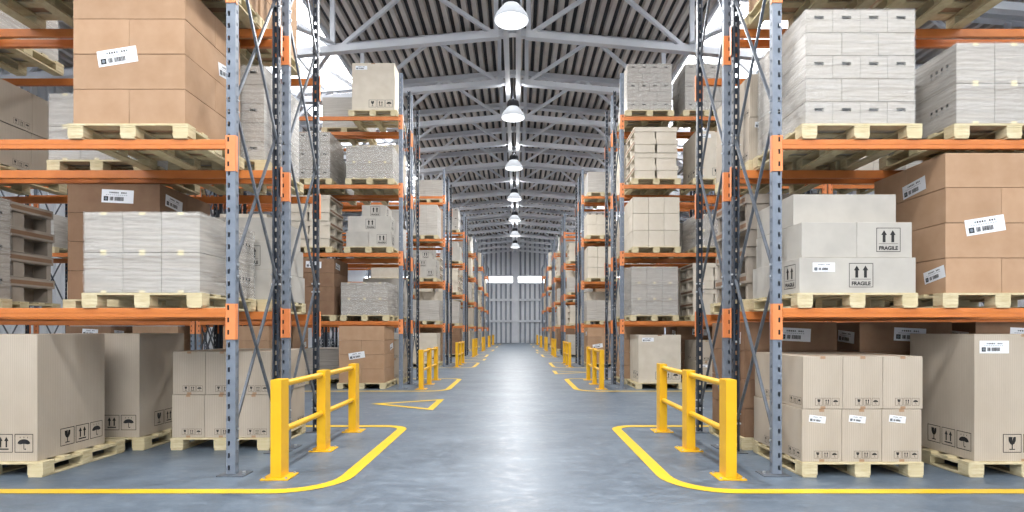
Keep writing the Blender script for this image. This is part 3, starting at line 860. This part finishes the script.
row2 = [
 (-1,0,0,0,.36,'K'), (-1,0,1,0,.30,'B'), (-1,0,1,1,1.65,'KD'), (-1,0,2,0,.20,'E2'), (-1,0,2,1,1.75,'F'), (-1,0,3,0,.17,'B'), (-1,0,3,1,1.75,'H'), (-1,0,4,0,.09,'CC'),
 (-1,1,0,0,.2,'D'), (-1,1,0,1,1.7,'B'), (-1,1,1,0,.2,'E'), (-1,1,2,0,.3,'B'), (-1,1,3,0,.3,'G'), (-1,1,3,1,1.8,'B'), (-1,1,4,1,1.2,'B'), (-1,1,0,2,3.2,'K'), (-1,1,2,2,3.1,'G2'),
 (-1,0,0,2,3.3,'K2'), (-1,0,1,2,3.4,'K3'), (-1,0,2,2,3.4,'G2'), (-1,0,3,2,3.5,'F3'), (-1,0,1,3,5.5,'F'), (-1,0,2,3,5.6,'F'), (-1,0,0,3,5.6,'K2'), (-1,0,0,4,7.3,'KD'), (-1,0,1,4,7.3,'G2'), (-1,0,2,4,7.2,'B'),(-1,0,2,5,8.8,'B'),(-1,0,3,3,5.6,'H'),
 (1,0,0,0,.33,'CC'), (1,0,0,1,1.9,'D'), (1,0,1,0,.20,'BT'), (1,0,1,1,1.75,'F'), (1,0,2,0,.25,'G'), (1,0,2,1,1.85,'B'), (1,0,3,0,.25,'F'), (1,0,4,0,.08,'H'), (1,0,4,1,1.55,'H'), (1,0,3,1,1.8,'CC'),
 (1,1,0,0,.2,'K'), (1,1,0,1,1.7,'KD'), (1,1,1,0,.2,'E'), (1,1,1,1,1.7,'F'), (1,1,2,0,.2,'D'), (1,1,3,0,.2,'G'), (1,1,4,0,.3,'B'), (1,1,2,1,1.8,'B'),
 (1,0,0,2,3.4,'K2'), (1,0,1,2,3.4,'B'), (1,0,2,2,3.4,'D'), (1,0,3,2,3.4,'B'), (1,0,1,3,5.6,'K2'), (1,0,2,3,5.6,'G2'), (1,0,3,3,5.6,'G'), (1,0,3,4,7.2,'B'),
]
for s, w, lv, k, off, t in row2: place(1, s, w, lv, k, off, t)
rg = random.Random(21)
pool = ['B','BT','H','K','K2','D','C','CC','E','E2','G','G','F','F3','B','KD','G2']
low = ['K','C','D','K2','KD','C','BT','E']
row3 = {(-1,0): 'CC', (-1,1): 'B', (-1,2): 'E2', (-1,3): 'BT', (-1,4): None, (1,0): 'K', (1,1): 'B', (1,2): 'G', (1,3): 'G2', (1,4): 'B'}
for r in range(2, NROWS):
    for s in (-1, 1):
        for lv in range(5):
            for w in (0, 1):
                for k in range(2 if w == 0 else 1):
                    t = rg.choice(low if lv == 0 else pool)
                    if lv == 4 and rg.random() < (0.4 if k == 0 else 0.6): continue
                    if k == 1 and rg.random() < 0.15: continue
                    if w == 1 and rg.random() < 0.25: continue
                    if r == 2 and w == 0 and k == 0:
                        t = row3[(s, lv)]
                        if t is None: continue
                    place(r, s, w, lv, k, (0.2 if k == 0 else 1.75)+rg.uniform(-.08, .12), t)

# cartons : the nearest of each kind as individuals, the rest of that kind as one far mass
LOOK = {'kraft_carton': 'brown carton', 'grey_carton': 'ribbed grey carton', 'large_carton': 'large carton', 'fragile_carton': 'pale grey carton',
        'cream_carton': 'cream carton', 'tray_carton': 'cut-out tray carton'}
GRP = {'kraft_carton': 'brown cartons on pallets', 'grey_carton': 'ribbed grey cartons on pallets', 'large_carton': 'large cartons on pallets',
       'fragile_carton': 'pale fragile cartons on pallets', 'cream_carton': 'cream cartons on pallets', 'tray_carton': 'tray cartons on pallets'}
LIMIT = 290
cnt = {}; rest = {}
seen_labels = set()
for dist, p, pos, (r, s, w, lv, k), top in sorted(ind, key=lambda t: t[0]):
    kd = p['kind']; cnt[kd] = cnt.get(kd, 0)+1
    dims = (round(p['w'], 4), round(p['d'], 4), round(p['h'], 4))
    me = carton_mesh(kd, *dims, M[p['mat']])
    if cnt[kd] > LIMIT:
        rest.setdefault(kd, []).append((me, pos)); continue
    o = link(kd, me, None, pos)
    layer = '' if kd == 'large_carton' else (', bottom layer' if p['L'] == 0 else ', top layer' if p['L'] == top else ', %s layer' % ORD[p['L']])
    look = ('shade-tinted ' if p['mat'] == 'shadekraft_strip' else '')+LOOK[kd]
    if kd == 'large_carton': look = 'large cream carton' if p['mat'] == 'cream' else 'large grey ribbed carton'
    pw = '' if p['pos'] in ('', 'single') else ' '+p['pos']
    pl = SLOTW[k].replace(' bay place', '')
    lab = '%s%s%s, %s pallet, %s' % (look, layer, pw, pl, shelf_words(r, s, w, lv))
    tag(o, lab, 'carton', GRP[kd]); seen_labels.add(lab)
    if r < 2 or (r == 2 and k == 0 and w == 0):
        if p.get('marks'): link('printed_marks', marks_mesh(p['marks'], *dims), o)
        if p.get('tape') and r < 2: link('packing_tape', tape_mesh(*dims, M[p['tape']], 0.1 if kd == 'large_carton' else 0.05), o)
        for q in p['st']: link('shipping_label', sticker_mesh(kd, *dims, *q), o)
for kd, L in rest.items():
    mb = MB()
    for me, pos in L:
        i = len(mb.v); mb.v += [tuple(v.co+Vector(pos)) for v in me.vertices]
        mi = [mb.mi(m) for m in me.materials]
        for pl in me.polygons: mb.f.append(tuple(i+a for a in pl.vertices)); mb.m.append(mi[pl.material_index])
    tag(link(kd, mb.mesh(kd)), 'distant %ss filling the far racks' % LOOK[kd], 'cartons', kind='stuff')
print('CARTONS', cnt, {k: len(v) for k, v in rest.items()}, 'labels', len(seen_labels))

# ------------------------------------------------------------------ light
wd = bpy.data.worlds.new('sky'); scene.world = wd; wd.use_nodes = True
bg = wd.node_tree.nodes['Background']; bg.inputs[0].default_value = (1.0, 0.985, 0.965, 1); bg.inputs[1].default_value = 7.0

# ------------------------------------------------------------------ camera
cam = bpy.data.cameras.new('camera'); co = bpy.data.objects.new('camera', cam); C.objects.link(co)
co.location = (CAMX, 0, CAMH); co.rotation_euler = (math.pi/2, 0, 0)
cam.sensor_width = 36; cam.lens = F/1024*36
cam.shift_x = -4.5/1024; cam.shift_y = 74/1024
cam.clip_end = 300
scene.camera = co
scene.view_settings.view_transform = 'Standard'; scene.view_settings.look = 'None'
scene.view_settings.exposure = -0.26; scene.view_settings.gamma = 1; scene.view_settings.use_curve_mapping = False
scene.cycles.max_bounces = 8; scene.cycles.diffuse_bounces = 2; scene.cycles.transparent_max_bounces = 12
